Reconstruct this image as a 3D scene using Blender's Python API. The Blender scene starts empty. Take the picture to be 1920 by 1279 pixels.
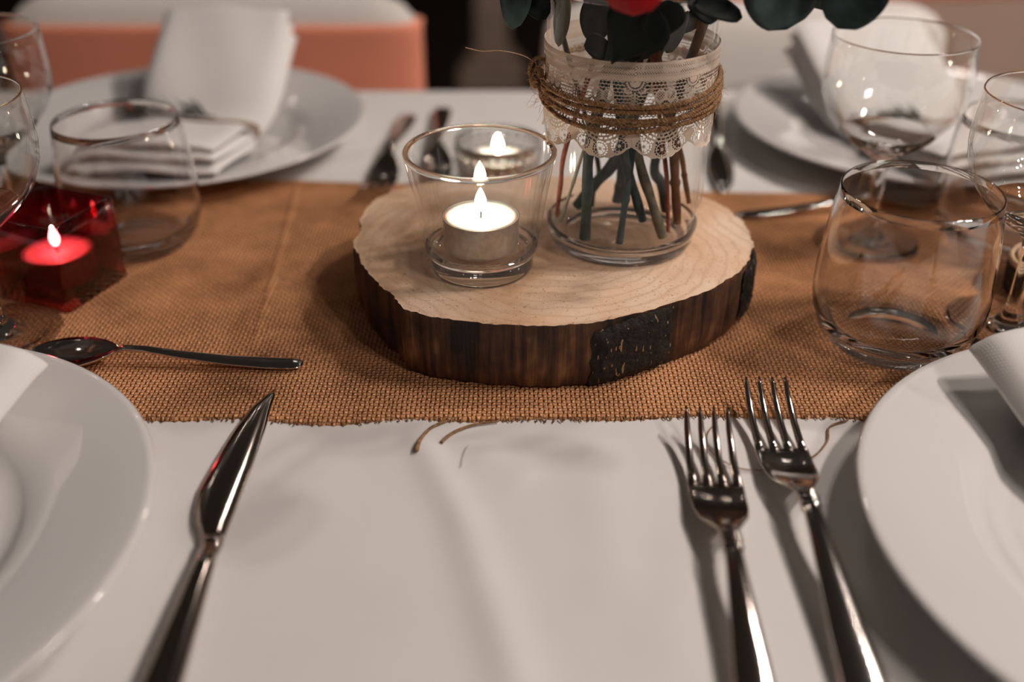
import bpy, bmesh, math, random
import numpy as np
from mathutils import Vector, Matrix

random.seed(7)
rng = np.random.RandomState(5)
TAU = math.tau
C = bpy.context.scene.collection
sc = bpy.context.scene
T = 0.75                     # height of the table top above the floor

# ------------------------------------------------------------------ camera
H = .285; TH = math.radians(31.2); F = 1950.0
cam = bpy.data.cameras.new('camera'); cam.sensor_width = 36; cam.sensor_fit = 'HORIZONTAL'
cam.lens = 36 * F / 1920; cam.clip_start = .01; cam.clip_end = 50
cam.dof.use_dof = True; cam.dof.focus_distance = .505; cam.dof.aperture_fstop = 2.9
co = bpy.data.objects.new('camera', cam); C.objects.link(co)
co.location = (0, 0, T + H); co.rotation_euler = (math.pi / 2 - TH, 0, 0)
sc.camera = co

# ------------------------------------------------------------------ light
w = bpy.data.worlds.new('room_air'); sc.world = w; w.use_nodes = True
bg = w.node_tree.nodes['Background']; bg.inputs[0].default_value = (1, .80, .66, 1); bg.inputs[1].default_value = .015
def lamp(name, loc, energy, radius, color=(1, .83, .70)):
    l = bpy.data.lights.new(name, 'POINT'); l.energy = energy; l.shadow_soft_size = radius; l.color = color
    o = bpy.data.objects.new(name, l); C.objects.link(o); o.location = (loc[0], loc[1], T + loc[2])
LC = (1, .875, .80)
for k in range(3):
    lamp('wall_lamp', (.93 + .02 * k, .36 + .09 * k, 1.12), 7.6, .022, LC)
for k in range(2):
    lamp('wall_lamp', (.80 + .07 * k, .98 - .05 * k, 1.18), 6.6, .022, LC)
lamp('unseen_lamp', (.1, 2.0, 1.5), 3.2, .05, LC)
lamp('unseen_lamp', (1.10, -.55, 1.25), 10, .03, LC)  # unseen, added behind the camera to brighten the chair backs
lamp('unseen_lamp', (.95, -.65, 1.25), 9, .03, LC)  # second unseen lamp added for the chair backs
lamp('unseen_lamp', (-1.3, .9, 1.6), .9, .05, LC)  # weak unseen fill, added on the left
for k in range(12):      # small unseen bulbs around the room, added for sparkle in glass and cutlery
    lamp('sparkle_bulb', (-1.5 + .28 * k, 2.5 + .1 * math.sin(k * 2.0), 1.15 + .12 * math.cos(k * 1.7)), .22, .009, LC)
for k in range(7):
    lamp('sparkle_bulb', (1.75, -.6 + .36 * k, 1.25 + .1 * math.cos(k * 1.9)), .22, .009, LC)
    lamp('sparkle_bulb', (-1.5 + .45 * k, -1.2, 1.35 + .1 * math.cos(k * 2.3)), .16, .009, LC)
sc.view_settings.view_transform = 'Standard'; sc.view_settings.look = 'None'
sc.view_settings.gamma = 1; sc.view_settings.use_curve_mapping = False
sc.view_settings.exposure = .66
cy = sc.cycles
cy.max_bounces = 14; cy.transparent_max_bounces = 40; cy.transmission_bounces = 12; cy.glossy_bounces = 8
cy.diffuse_bounces = 3; cy.sample_clamp_indirect = 6; cy.use_denoising = True; cy.blur_glossy = .3

# a pixel of the photograph gives a direction; the height (or the distance) comes from what the thing stands on
def P(x, y, z=0.0):
    a = (x - 960) / F; b = (639.5 - y) / F
    d = (a, math.cos(TH) + b * math.sin(TH), -math.sin(TH) + b * math.cos(TH))
    t = (z - H) / d[2]
    return Vector((t * d[0], t * d[1], z))
def PY(x, y, Y):
    a = (x - 960) / F; b = (639.5 - y) / F
    d = (a, math.cos(TH) + b * math.sin(TH), -math.sin(TH) + b * math.cos(TH))
    t = Y / d[1]
    return Vector((t * d[0], Y, H + t * d[2]))

# ------------------------------------------------------------------ materials
def mat(name):
    m = bpy.data.materials.new(name); m.use_nodes = True
    nt = m.node_tree; nt.nodes.clear()
    out = nt.nodes.new('ShaderNodeOutputMaterial')
    return m, nt, out
def N(nt, kind, **kw):
    n = nt.nodes.new('ShaderNode' + kind)
    for k, v in kw.items():
        if k.startswith('i_'):
            n.inputs[k[2:].replace('_', ' ')].default_value = v
        else:
            setattr(n, k, v)
    return n
def L(nt, a, b): nt.links.new(a, b)
def M2(nt, op, a, b=None):
    n = nt.nodes.new('ShaderNodeMath'); n.operation = op
    for i, v in enumerate((a, b)):
        if v is None: continue
        if isinstance(v, (int, float)): n.inputs[i].default_value = v
        else: nt.links.new(v, n.inputs[i])
    return n.outputs[0]
def principled(nt, out, color=(.8, .8, .8), rough=.5, metal=0, **kw):
    p = nt.nodes.new('ShaderNodeBsdfPrincipled')
    p.inputs['Base Color'].default_value = (*color, 1); p.inputs['Roughness'].default_value = rough
    p.inputs['Metallic'].default_value = metal
    for k, v in kw.items(): p.inputs[k.replace('_', ' ')].default_value = v
    nt.links.new(p.outputs[0], out.inputs[0])
    return p
def ramp(nt, fac, stops):
    r = nt.nodes.new('ShaderNodeValToRGB'); e = r.color_ramp.elements
    while len(e) < len(stops): e.new(.5)
    for i, (p, c) in enumerate(stops):
        e[i].position = p; e[i].color = (*c, 1)
    nt.links.new(fac, r.inputs[0]); return r.outputs[0]
def noise(nt, vec, scale, detail=3, rough=.55, dist=0):
    n = nt.nodes.new('ShaderNodeTexNoise'); n.inputs['Scale'].default_value = scale
    n.inputs['Detail'].default_value = detail; n.inputs['Roughness'].default_value = rough
    n.inputs['Distortion'].default_value = dist
    if vec is not None: nt.links.new(vec, n.inputs['Vector'])
    return n
def bump(nt, h, p, strength, dist):
    b = nt.nodes.new('ShaderNodeBump'); b.inputs['Strength'].default_value = strength; b.inputs['Distance'].default_value = dist
    nt.links.new(h, b.inputs['Height']); nt.links.new(b.outputs[0], p.inputs['Normal'])
def objco(nt): return nt.nodes.new('ShaderNodeTexCoord').outputs['Object']
def mapping(nt, vec, scale):
    m = nt.nodes.new('ShaderNodeMapping'); m.inputs['Scale'].default_value = scale
    nt.links.new(vec, m.inputs[0]); return m.outputs[0]

def simple(name, color, rough=.5, metal=0, var=0.0, vscale=40, bumps=0.0, bscale=200, **kw):
    m, nt, out = mat(name); p = principled(nt, out, color, rough, metal, **kw)
    v = objco(nt)
    if var:
        n = noise(nt, v, vscale, 4)
        lo = tuple(max(0, c * (1 - var)) for c in color); hi = tuple(min(1, c * (1 + var)) for c in color)
        L(nt, ramp(nt, n.outputs[0], [(.3, lo), (.7, hi)]), p.inputs['Base Color'])
    if bumps:
        n2 = noise(nt, v, bscale, 3); bump(nt, n2.outputs[0], p, bumps, .001)
    return m

def weave(name, lo, hi, pitch, strength, dist, var_scale=25, rough=.9, varmix=.5, sub=0.0, wob=.25):
    """plain weave threads along x and y of the object"""
    m, nt, out = mat(name); p = principled(nt, out, hi, rough)
    p.inputs['Specular IOR Level'].default_value = .15
    v = objco(nt)
    nz = noise(nt, v, 210, 3)
    mixv = nt.nodes.new('ShaderNodeVectorMath'); mixv.operation = 'MULTIPLY_ADD'
    L(nt, nz.outputs[1], mixv.inputs[0]); mixv.inputs[1].default_value = (pitch * wob * 2,) * 3; L(nt, v, mixv.inputs[2])
    s = nt.nodes.new('ShaderNodeSeparateXYZ'); L(nt, mixv.outputs[0], s.inputs[0])
    k = math.pi / pitch
    sx = M2(nt, 'SINE', M2(nt, 'MULTIPLY', s.outputs[0], k)); sy = M2(nt, 'SINE', M2(nt, 'MULTIPLY', s.outputs[1], k))
    prod = M2(nt, 'MULTIPLY', sx, sy)
    cx = M2(nt, 'ABSOLUTE', sx); cyy = M2(nt, 'ABSOLUTE', sy)
    gap = M2(nt, 'MULTIPLY', cx, cyy)
    h = M2(nt, 'ADD', M2(nt, 'MULTIPLY', prod, .35), M2(nt, 'MULTIPLY', M2(nt, 'POWER', gap, .5), .65))
    big = noise(nt, v, var_scale, 4, .6)
    f = M2(nt, 'ADD', M2(nt, 'MULTIPLY', h, 1 - varmix), M2(nt, 'MULTIPLY', big.outputs[0], varmix))
    L(nt, ramp(nt, f, [(.13, lo), (.62, hi)]), p.inputs['Base Color'])
    bump(nt, h, p, strength, dist)
    return m

def glass_thin(name, tint=(.975, .98, .975), f0=.045, boost=1.0):
    """thin drinking-glass wall: passes light straight through, reflects by angle"""
    m, nt, out = mat(name)
    t = N(nt, 'BsdfTransparent'); t.inputs[0].default_value = (*tint, 1)
    g = N(nt, 'BsdfGlossy'); g.inputs[0].default_value = (1, 1, 1, 1); g.inputs['Roughness'].default_value = .012
    lw = N(nt, 'LayerWeight'); lw.inputs[0].default_value = .5
    f = M2(nt, 'ADD', M2(nt, 'MULTIPLY', M2(nt, 'POWER', lw.outputs['Facing'], 4.0), .80 * boost), f0)
    mx = N(nt, 'MixShader'); L(nt, f, mx.inputs[0]); L(nt, t.outputs[0], mx.inputs[1]); L(nt, g.outputs[0], mx.inputs[2])
    L(nt, mx.outputs[0], out.inputs[0]); return m
def glass_solid(name, color=(1, 1, 1), rough=0.0):
    m, nt, out = mat(name)
    g = N(nt, 'BsdfGlass'); g.inputs['Color'].default_value = (*color, 1); g.inputs['IOR'].default_value = 1.5
    g.inputs['Roughness'].default_value = rough
    L(nt, g.outputs[0], out.inputs[0]); return m

MT = {}
MT['cloth'] = weave('white_tablecloth_cotton', (.66, .64, .62), (.84, .82, .80), .0006, .25, .0004, 8, .8, .35, wob=.05)
MT['napkin'] = weave('white_napkin_cotton', (.72, .70, .68), (.86, .84, .82), .0009, .3, .0004, 10, .85, .3, wob=.05)
MT['burlap'] = weave('brown_burlap', (.105, .040, .016), (.98, .475, .225), .00225, 1.0, .0020, 34, .95, .50, wob=.46)
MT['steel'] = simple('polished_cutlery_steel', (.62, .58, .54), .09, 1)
MT['steel_dark_reflect'] = simple('polished_steel_dark_reflect', (.48, .42, .37), .12, 1)  # same cutlery steel, reflections of the dark room put into the colour
MT['ceramic'] = simple('glazed_white_porcelain', (.74, .725, .71), .07, Coat_Weight=.6, Coat_Roughness=.03)
MT['glass'] = glass_thin('clear_glass_wall')
MT['glass_base'] = glass_solid('clear_solid_glass')
MT['vase_glass'] = glass_thin('clear_vase_wall', (.985, .985, .98), .014, .7)
MT['rim'] = glass_thin('clear_glass_rim', (.90, .89, .87), .20, 1.0)
MT['redglass'] = glass_thin('red_glass_wall', (.64, .165, .205), .05)
MT['redbase'] = glass_solid('red_solid_glass', (.45, .01, .03))
MT['wax'] = simple('white_candle_wax', (.92, .86, .80), .45, Subsurface_Weight=.6, Subsurface_Scale=.01)
MT['alu'] = simple('thin_aluminium_cup', (.70, .66, .62), .38, .85, .15, 300)
MT['wick'] = simple('burnt_wick', (.02, .015, .012), .9)
def emis(name, color, s):
    m, nt, out = mat(name); e = N(nt, 'Emission'); e.inputs[0].default_value = (*color, 1); e.inputs[1].default_value = s
    L(nt, e.outputs[0], out.inputs[0]); return m
MT['flame'] = emis('candle_flame', (1, .80, .58), 62)
MT['twine'] = simple('jute_twine', (.30, .165, .075), .95, 0, .55, 500, .8, 900)
MT['fibre'] = simple('jute_fibre', (.62, .40, .23), .9)
MT['lace'] = simple('ivory_lace', (.72, .585, .47), .85, 0, .08, 90, Subsurface_Weight=.1, Subsurface_Scale=.002)
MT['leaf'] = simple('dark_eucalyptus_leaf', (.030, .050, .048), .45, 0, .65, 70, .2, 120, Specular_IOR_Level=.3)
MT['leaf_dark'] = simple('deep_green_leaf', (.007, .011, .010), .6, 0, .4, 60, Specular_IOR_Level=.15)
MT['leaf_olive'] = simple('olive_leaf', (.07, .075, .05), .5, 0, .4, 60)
MT['rose'] = simple('red_rose_petal', (.40, .005, .010), .65, 0, .25, 80, Specular_IOR_Level=.15)
for nme, col in dict(teal=(.022, .046, .048), olive=(.14, .125, .085), pale=(.26, .25, .19), brown=(.16, .065, .03), rust=(.30, .075, .04), black=(.03, .036, .034)).items():
    MT['stem_' + nme] = simple(nme + '_flower_stem', col, .6, 0, .45, 160, .4, 500)
MT['cover'] = simple('white_chair_cover', (.74, .70, .66), .9, 0, .05, 6, .2, 60)
MT['cover_rose'] = simple('dusty_chair_cover', (.52, .36, .28), .9, 0, .08, 5)
MT['sash'] = simple('salmon_sash', (.93, .34, .215), .75, 0, .08, 8, .15, 60)
MT['floor'] = simple('dark_floor_boards', (.020, .013, .010), .6, 0, .5, 4)
MT['wall'] = simple('dim_plaster_wall', (.12, .085, .065), .9, 0, .1, 2)
MT['table_wood'] = simple('table_timber', (.25, .15, .08), .6, 0, .3, 20)
MT['ring_wood'] = simple('pale_turned_wood', (.62, .44, .27), .6, 0, .2, 60)
MT['sprig'] = simple('dried_rosemary', (.035, .032, .02), .8, 0, .4, 200)
MT['crease'] = MT['burlap']

def wood_top():
    m, nt, out = mat('sawn_wood_rings'); p = principled(nt, out, (.6, .4, .25), .75)
    v = objco(nt)
    mp = nt.nodes.new('ShaderNodeMapping'); mp.inputs['Location'].default_value = (-.012, .010, 0); L(nt, v, mp.inputs[0])
    s = nt.nodes.new('ShaderNodeSeparateXYZ'); L(nt, mp.outputs[0], s.inputs[0])
    r = M2(nt, 'SQRT', M2(nt, 'ADD', M2(nt, 'POWER', s.outputs[0], 2), M2(nt, 'POWER', M2(nt, 'MULTIPLY', s.outputs[1], 1.05), 2)))
    nz = noise(nt, v, 22, 3); rr = M2(nt, 'ADD', r, M2(nt, 'MULTIPLY', nz.outputs[0], .022))
    ringf = M2(nt, 'ADD', M2(nt, 'MULTIPLY', M2(nt, 'SINE', M2(nt, 'MULTIPLY', rr, 900)), .5), .5)
    ring2 = M2(nt, 'POWER', ringf, 5)
    blotch = noise(nt, v, 16, 4, .6); fine = noise(nt, mapping(nt, v, (1, 1, 1)), 700, 2)
    base = ramp(nt, blotch.outputs[0], [(.30, (.46, .25, .125)), (.46, (.76, .50, .32)), (.66, (.86, .65, .48))])
    mx = nt.nodes.new('ShaderNodeMix'); mx.data_type = 'RGBA'; mx.blend_type = 'MULTIPLY'
    L(nt, M2(nt, 'MULTIPLY', M2(nt, 'MULTIPLY', ring2, M2(nt, 'MULTIPLY', blotch.outputs[0], blotch.outputs[0])), .85), mx.inputs['Factor']); L(nt, base, mx.inputs['A']); mx.inputs['B'].default_value = (.62, .45, .33, 1)
    mx2 = nt.nodes.new('ShaderNodeMix'); mx2.data_type = 'RGBA'; mx2.blend_type = 'MULTIPLY'
    specks = M2(nt, 'GREATER_THAN', fine.outputs[0], .66); L(nt, M2(nt, 'MULTIPLY', specks, .55), mx2.inputs['Factor'])
    L(nt, mx.outputs['Result'], mx2.inputs['A']); mx2.inputs['B'].default_value = (.35, .22, .15, 1)
    L(nt, mx2.outputs['Result'], p.inputs['Base Color'])
    bump(nt, fine.outputs[0], p, .35, .0008); return m
def wood_side():
    m, nt, out = mat('bark_stripped_side'); p = principled(nt, out, (.12, .06, .03), .7)
    v = objco(nt)
    g = noise(nt, mapping(nt, v, (260, 260, 14)), 1.0, 4, .6); b = noise(nt, v, 38, 3, .6)
    f = M2(nt, 'ADD', M2(nt, 'MULTIPLY', g.outputs[0], .5), M2(nt, 'MULTIPLY', b.outputs[0], .5))
    L(nt, ramp(nt, f, [(.40, (.012, .006, .004)), (.53, (.085, .034, .014)), (.68, (.30, .135, .055))]), p.inputs['Base Color'])
    bump(nt, g.outputs[0], p, .6, .0012); return m
def bark():
    m, nt, out = mat('dark_bark'); p = principled(nt, out, (.02, .015, .012), .8)
    v = objco(nt); n = noise(nt, v, 220, 4, .7); fl = noise(nt, mapping(nt, v, (500, 500, 170)), 1.0, 1)
    f = M2(nt, 'GREATER_THAN', fl.outputs[0], .688)
    base = ramp(nt, n.outputs[0], [(.35, (.004, .003, .0025)), (.68, (.026, .017, .011))])
    mx = nt.nodes.new('ShaderNodeMix'); mx.data_type = 'RGBA'; L(nt, f, mx.inputs['Factor']); L(nt, base, mx.inputs['A'])
    mx.inputs['B'].default_value = (.32, .20, .095, 1); L(nt, mx.outputs['Result'], p.inputs['Base Color'])
    bump(nt, n.outputs[0], p, 1.0, .002); return m
MT['wood_top'] = wood_top(); MT['wood_side'] = wood_side(); MT['bark'] = bark()

# ------------------------------------------------------------------ mesh helpers
def link(o, parent=None):
    C.objects.link(o)
    if parent is not None: o.parent = parent
    return o
def mesh(name, verts, faces, mats, parent=None, loc=(0, 0, 0), smooth=True, fm=None):
    me = bpy.data.meshes.new(name); me.from_pydata([tuple(v) for v in verts], [], faces); me.update()
    for m in (mats if isinstance(mats, (list, tuple)) else [mats]): me.materials.append(m)
    if fm is not None: me.polygons.foreach_set('material_index', fm)
    me.polygons.foreach_set('use_smooth', [smooth] * len(me.polygons))
    o = bpy.data.objects.new(name, me); o.location = loc
    return link(o, parent)
def thing(name, label, cat, loc, rz=0, group=None):
    o = bpy.data.objects.new(name, None); o.empty_display_size = .02; C.objects.link(o)
    o.location = loc; o.rotation_euler = (0, 0, rz)
    return tag(o, label, cat, group)
def tag(o, label, cat, group=None):
    o['label'] = label; o['category'] = cat
    if group: o['group'] = group
    return o
def struct(o): o['kind'] = 'structure'; return o
def fixn(o):
    bm = bmesh.new(); bm.from_mesh(o.data); bmesh.ops.recalc_face_normals(bm, faces=bm.faces); bm.to_mesh(o.data); bm.free(); return o
def lathe(name, prof, mats, parent=None, loc=(0, 0, 0), seg=64, fmf=None, closed=False, wob=None):
    """prof: (r, z) list; r==0 points become poles"""
    V = []; Fc = []; fm = []; rings = []
    for (r, z) in prof:
        if r <= 1e-7: rings.append([len(V)]); V.append((0, 0, z))
        else:
            ring = []
            for k in range(seg):
                a = TAU * k / seg; rr = r * (1 if wob is None else wob(a, z))
                ring.append(len(V)); V.append((rr * math.cos(a), rr * math.sin(a), z))
            rings.append(ring)
    n = len(rings)
    for i in range(n if closed else n - 1):
        a, b = rings[i], rings[(i + 1) % n]; mi = fmf(i) if fmf else 0
        for k in range(seg):
            k2 = (k + 1) % seg
            if len(a) == 1 and len(b) == 1: continue
            if len(a) == 1: Fc.append((a[0], b[k2], b[k]))
            elif len(b) == 1: Fc.append((a[k], a[k2], b[0]))
            else: Fc.append((a[k], a[k2], b[k2], b[k]))
            fm.append(mi)
    return fixn(mesh(name, V, Fc, mats, parent, loc, True, fm))
def smooth_path(pts, n):
    pts = [Vector(p) for p in pts]
    if len(pts) == 2: return [pts[0].lerp(pts[1], i / (n - 1)) for i in range(n)]
    out = []; m = len(pts) - 1
    for i in range(n):
        t = i / (n - 1) * m; k = min(int(t), m - 1); f = t - k
        p0 = pts[max(k - 1, 0)]; p1 = pts[k]; p2 = pts[k + 1]; p3 = pts[min(k + 2, m)]
        out.append(.5 * ((2 * p1) + (p2 - p0) * f + (2 * p0 - 5 * p1 + 4 * p2 - p3) * f * f + (3 * p1 - p0 - 3 * p2 + p3) * f ** 3))
    return out
def tube_data(path, rad, seg=8, closed=False):
    V = []; Fc = []; n = len(path); up = Vector((0, 0, 1)); prev = None
    for i, p in enumerate(path):
        if closed: d = path[(i + 1) % n] - path[i - 1]
        else: d = path[min(i + 1, n - 1)] - path[max(i - 1, 0)]
        d.normalize()
        if prev is None:
            a = d.cross(up); 
            if a.length < .1: a = d.cross(Vector((1, 0, 0)))
        else: a = prev - d * prev.dot(d)
        a.normalize(); prev = a; b = d.cross(a)
        r = rad(i / (n - 1)) if callable(rad) else rad
        for k in range(seg):
            t = TAU * k / seg; V.append(p + a * (r * math.cos(t)) + b * (r * math.sin(t)))
    for i in range(n if closed else n - 1):
        for k in range(seg):
            j = (i + 1) % n; k2 = (k + 1) % seg
            Fc.append((i * seg + k, i * seg + k2, j * seg + k2, j * seg + k))
    if not closed:
        Fc.append(tuple(range(seg))[::-1]); Fc.append(tuple((n - 1) * seg + k for k in range(seg)))
    return V, Fc
def tube(name, pts, rad, m, parent=None, n=24, seg=8, loc=(0, 0, 0), raw=False):
    V, Fc = tube_data([Vector(p) for p in pts] if raw else smooth_path(pts, n), rad, seg)
    return mesh(name, V, Fc, m, parent, loc)
def loft(name, secs, m, parent=None, loc=(0, 0, 0), caps=True):
    """secs: list of closed loops with equal vertex count"""
    V = [v for s in secs for v in s]; k = len(secs[0]); Fc = []
    for i in range(len(secs) - 1):
        for j in range(k):
            j2 = (j + 1) % k; Fc.append((i * k + j, i * k + j2, (i + 1) * k + j2, (i + 1) * k + j))
    if caps: Fc.append(tuple(range(k))[::-1]); Fc.append(tuple((len(secs) - 1) * k + j for j in range(k)))
    return fixn(mesh(name, V, Fc, m, parent, loc))
def sup(w, h, k=14, e=2.6):
    """rounded cross-section of width w and height h"""
    out = []
    for j in range(k):
        t = TAU * j / k; c, s = math.cos(t), math.sin(t)
        out.append((math.copysign(abs(c) ** (2 / e), c) * w / 2, math.copysign(abs(s) ** (2 / e), s) * h / 2))
    return out
def bar(name, st, m, parent=None, k=14, e=2.6):
    """st: stations (y, z, width, thickness, x) along local y"""
    return loft(name, [[(x + a, y, z + b) for a, b in sup(wd, th, k, e)] for (y, z, wd, th, x) in st], m, parent)
def box(name, x0, x1, y0, y1, z0, z1, m, parent=None, bev=.004):
    bm = bmesh.new(); bmesh.ops.create_cube(bm, size=1)
    for v in bm.verts: v.co = Vector(((x0 + x1) / 2 + v.co.x * (x1 - x0), (y0 + y1) / 2 + v.co.y * (y1 - y0), (z0 + z1) / 2 + v.co.z * (z1 - z0)))
    if bev: bmesh.ops.bevel(bm, geom=bm.edges[:], offset=bev, segments=3, affect='EDGES')
    me = bpy.data.meshes.new(name); bm.to_mesh(me); bm.free(); me.materials.append(m)
    return link(bpy.data.objects.new(name, me), parent)
def sheet(name, nx, ny, fn, m, parent=None, loc=(0, 0, 0), thick=0):
    V = [fn(i / nx, j / ny) for j in range(ny + 1) for i in range(nx + 1)]
    Fc = [(j * (nx + 1) + i, j * (nx + 1) + i + 1, (j + 1) * (nx + 1) + i + 1, (j + 1) * (nx + 1) + i) for j in range(ny) for i in range(nx)]
    o = mesh(name, V, Fc, m, parent, loc)
    if thick:
        md = o.modifiers.new('thickness', 'SOLIDIFY'); md.thickness = thick; md.offset = -1
    return o
def at(v): return (v[0], v[1], T + v[2])

# ------------------------------------------------------------------ the room
struct(box('floor', -4, 4, -2.5, 5.5, -.05, 0, MT['floor'], bev=0))
struct(box('wall_back', -4, 4, 5.5, 5.6, 0, 2.7, MT['wall'], bev=0))

# ------------------------------------------------------------------ table, cloth, runner
TX, TY0, TY1 = 1.15, .13, .893
t = thing('table', 'long wooden table hidden under a white cloth', 'table', (0, 0, 0))
box('table_top', -TX, TX, TY0, TY1, T - .034, T - .004, MT['table_wood'], t)
for sx in (-1, 1):
    for yy in (TY0 + .06, TY1 - .06): box('leg', sx * (TX - .08) - .03, sx * (TX - .08) + .03, yy - .03, yy + .03, 0, T - .034, MT['table_wood'], t)

def ridge(x, y, a, b, wd, h):
    a = Vector(a[:2]); b = Vector(b[:2]); d = b - a; p = Vector((x, y)) - a
    tt = p.dot(d) / d.length_squared
    if tt < -.1 or tt > 1.1: return 0
    q = (p - d * tt).length; fade = min(1, (tt + .1) / .25, (1.1 - tt) / .25)
    return h * fade * math.exp(-(q / wd) ** 2)
RID = [(P(775, 800), P(880, 1000), .008, .0024), (P(870, 980), P(985, 1330), .009, .0026), (P(1120, 830), P(1150, 1150), .012, .0010),
       (P(1000, 900), P(890, 850), .012, .0012), (P(640, 830), P(560, 960), .012, .0004), (P(1300, 1000), P(1240, 1250), .014, .0008)]
def cloth_z(x, y):
    z = .0003 * math.sin(x * 23 + 1) * math.sin(y * 31)
    if y < .42:
        for a, b, wd, h in RID: z += ridge(x, y, a, b, wd, h)
    return z
def cloth_fn(u, v):
    y = TY0 - .004 + v * (TY1 - TY0 + .008); x = -TX - .004 + u * (2 * TX + .008)
    return (x, y, cloth_z(x, y))
# top plus hanging sides in one sheet
nx, ny = 420, 170
xs = np.concatenate([[-TX - .02, -TX - .018, -TX - .012], np.linspace(-TX - .002, -.45, 30), np.linspace(-.448, .448, 320), np.linspace(.45, TX + .002, 30), [TX + .012, TX + .018, TX + .02]])
ys = np.concatenate([[TY0 - .02, TY0 - .018, TY0 - .012], np.linspace(TY0 - .002, TY1 + .001, 210), [TY1 + .006, TY1 + .009, TY1 + .010]])
V = []
for j, y in enumerate(ys):
    for i, x in enumerate(xs):
        dz = 0
        ex = {0: .26, 1: .10, 2: .008}.get(min(i, len(xs) - 1 - i), 0); ey = {0: .26, 1: .10, 2: .005}.get(min(j, len(ys) - 1 - j), 0)
        drop = max(ex, ey); z = cloth_z(x, y) if drop == 0 else -drop
        wavex = .012 * math.sin(y * 40) * (drop > .05) * (ex > 0); wavey = .010 * math.sin(x * 33) * (drop > .05) * (ey > 0)
        V.append((x + wavex, y - wavey * (1 if j < 5 else -.6), z))
W = len(xs)
Fc = [(j * W + i, j * W + i + 1, (j + 1) * W + i + 1, (j + 1) * W + i) for j in range(len(ys) - 1) for i in range(W - 1)]
cloth = mesh('tablecloth', V, Fc, MT['cloth'], None, (0, 0, T))
tag(cloth, 'plain white cotton tablecloth draped over the whole table', 'tablecloth')

# runner: front edge and back edge follow the photograph
RZ = .0016
fe = [(-1.14, .3990), (-.30, .3985)] + [tuple(P(x, y)[:2]) for x, y in ((300, 789), (420, 788), (560, 796), (640, 797), (760, 790), (900, 790), (1050, 790), (1200, 786), (1400, 783), (1560, 786), (1620, 792))] + [(.30, .398), (1.14, .398)]
be = [(-1.14, .690)] + [tuple(P(x, y)[:2]) for x, y in ((150, 338), (560, 343), (1000, 355), (1400, 366))] + [(1.14, .655)]
fex, fey = zip(*fe); bex, bey = zip(*be)
seamA = P(560, 345); seamB = P(476, 655)
def runner_fn(u, v):
    x = -.46 + .92 * u
    y0 = np.interp(x, fex, fey) + .0009 * math.sin(x * 1500) * math.sin(x * 331) + .0012 * math.sin(x * 90); y1 = np.interp(x, bex, bey)
    y = y0 + (y1 - y0) * v
    z = RZ + ridge(x, y, seamA, seamB, .0016, .0013) + ridge(x, y, (-.205, .66), (-.19, .41), .03, .0006) + .0003 * math.sin(x * 60 + y * 35)
    z += cloth_z(x, y) if y < .42 else 0
    if v == 0: z -= .0012
    return (x, float(y), z)
run = thing('burlap_runner', 'brown burlap runner with frayed edge along the table middle', 'table runner', (0, 0, T))
sheet('runner_cloth', 700, 130, runner_fn, MT['burlap'], run, thick=.0012)
for s in (-1, 1):
    def side_fn(u, v, s=s):
        x = s * (.46 + .68 * u); return (x, .399 + (float(np.interp(x, bex, bey)) - .399) * v, RZ)
    sheet('runner_cloth', 30, 20, side_fn, MT['burlap'], run, thick=.0012)
# frayed fringe and loose threads
fv, ff = [], []
for k in range(330):
    x = -.44 + .88 * (k + random.random() * .7) / 330; y = float(np.interp(x, fex, fey)) + .0008
    l = random.uniform(.0008, .0030); a = random.uniform(-.5, .5)
    pts = [Vector((x, y, RZ * .8)), Vector((x + a * l * .5, y - l * .6, .0011)), Vector((x + a * l, y - l, .0007 + cloth_z(x, y - l)))]
    vv, f2 = tube_data(pts, .00042, 4); o = len(fv); fv += vv; ff += [tuple(i + o for i in q) for q in f2]
fr = mesh('frayed_fringe', fv, ff, MT['twine'], run); fr['kind'] = 'stuff'
def thread(pts, r, nm='loose_thread'):
    pts = [P(x, y, .0012 + cloth_z(*P(x, y)[:2])) for x, y in pts]
    tube(nm, pts, r, MT['twine'], run, 24, 6)
thread([(838, 789), (812, 800), (795, 815), (785, 830), (781, 845)], lambda t: .0006 + .0005 * t)
thread([(935, 790), (890, 796), (858, 807), (840, 818), (828, 829)], lambda t: .0005 + .0004 * t)
thread([(1590, 788), (1556, 800), (1552, 825), (1535, 848), (1515, 862)], .00045)
thread([(1345, 790), (1326, 815), (1332, 845), (1362, 868), (1395, 880), (1440, 882)], .0003)
thread([(878, 835), (870, 850), (864, 876)], .00012)

# ------------------------------------------------------------------ wood slice
SZ = .038
edge_px = [(659, 455), (672, 480), (686, 508), (712, 535), (738, 555), (756, 580), (800, 592), (860, 601), (930, 608), (1000, 611), (1060, 610), (1120, 604), (1180, 591), (1250, 572), (1320, 549), (1375, 520), (1405, 490), (1414, 462), (1408, 436), (1392, 412), (1368, 392), (1335, 374), (1290, 358), (1230, 345), (1160, 336), (1080, 331), (1000, 329), (920, 331), (850, 336), (790, 343), (740, 355), (705, 372), (683, 393), (674, 415), (677, 434)]
loop = [P(x, y, SZ) for x, y in edge_px]
cx0 = sum(p.x for p in loop) / len(loop); cy0 = sum(p.y for p in loop) / len(loop)
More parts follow.
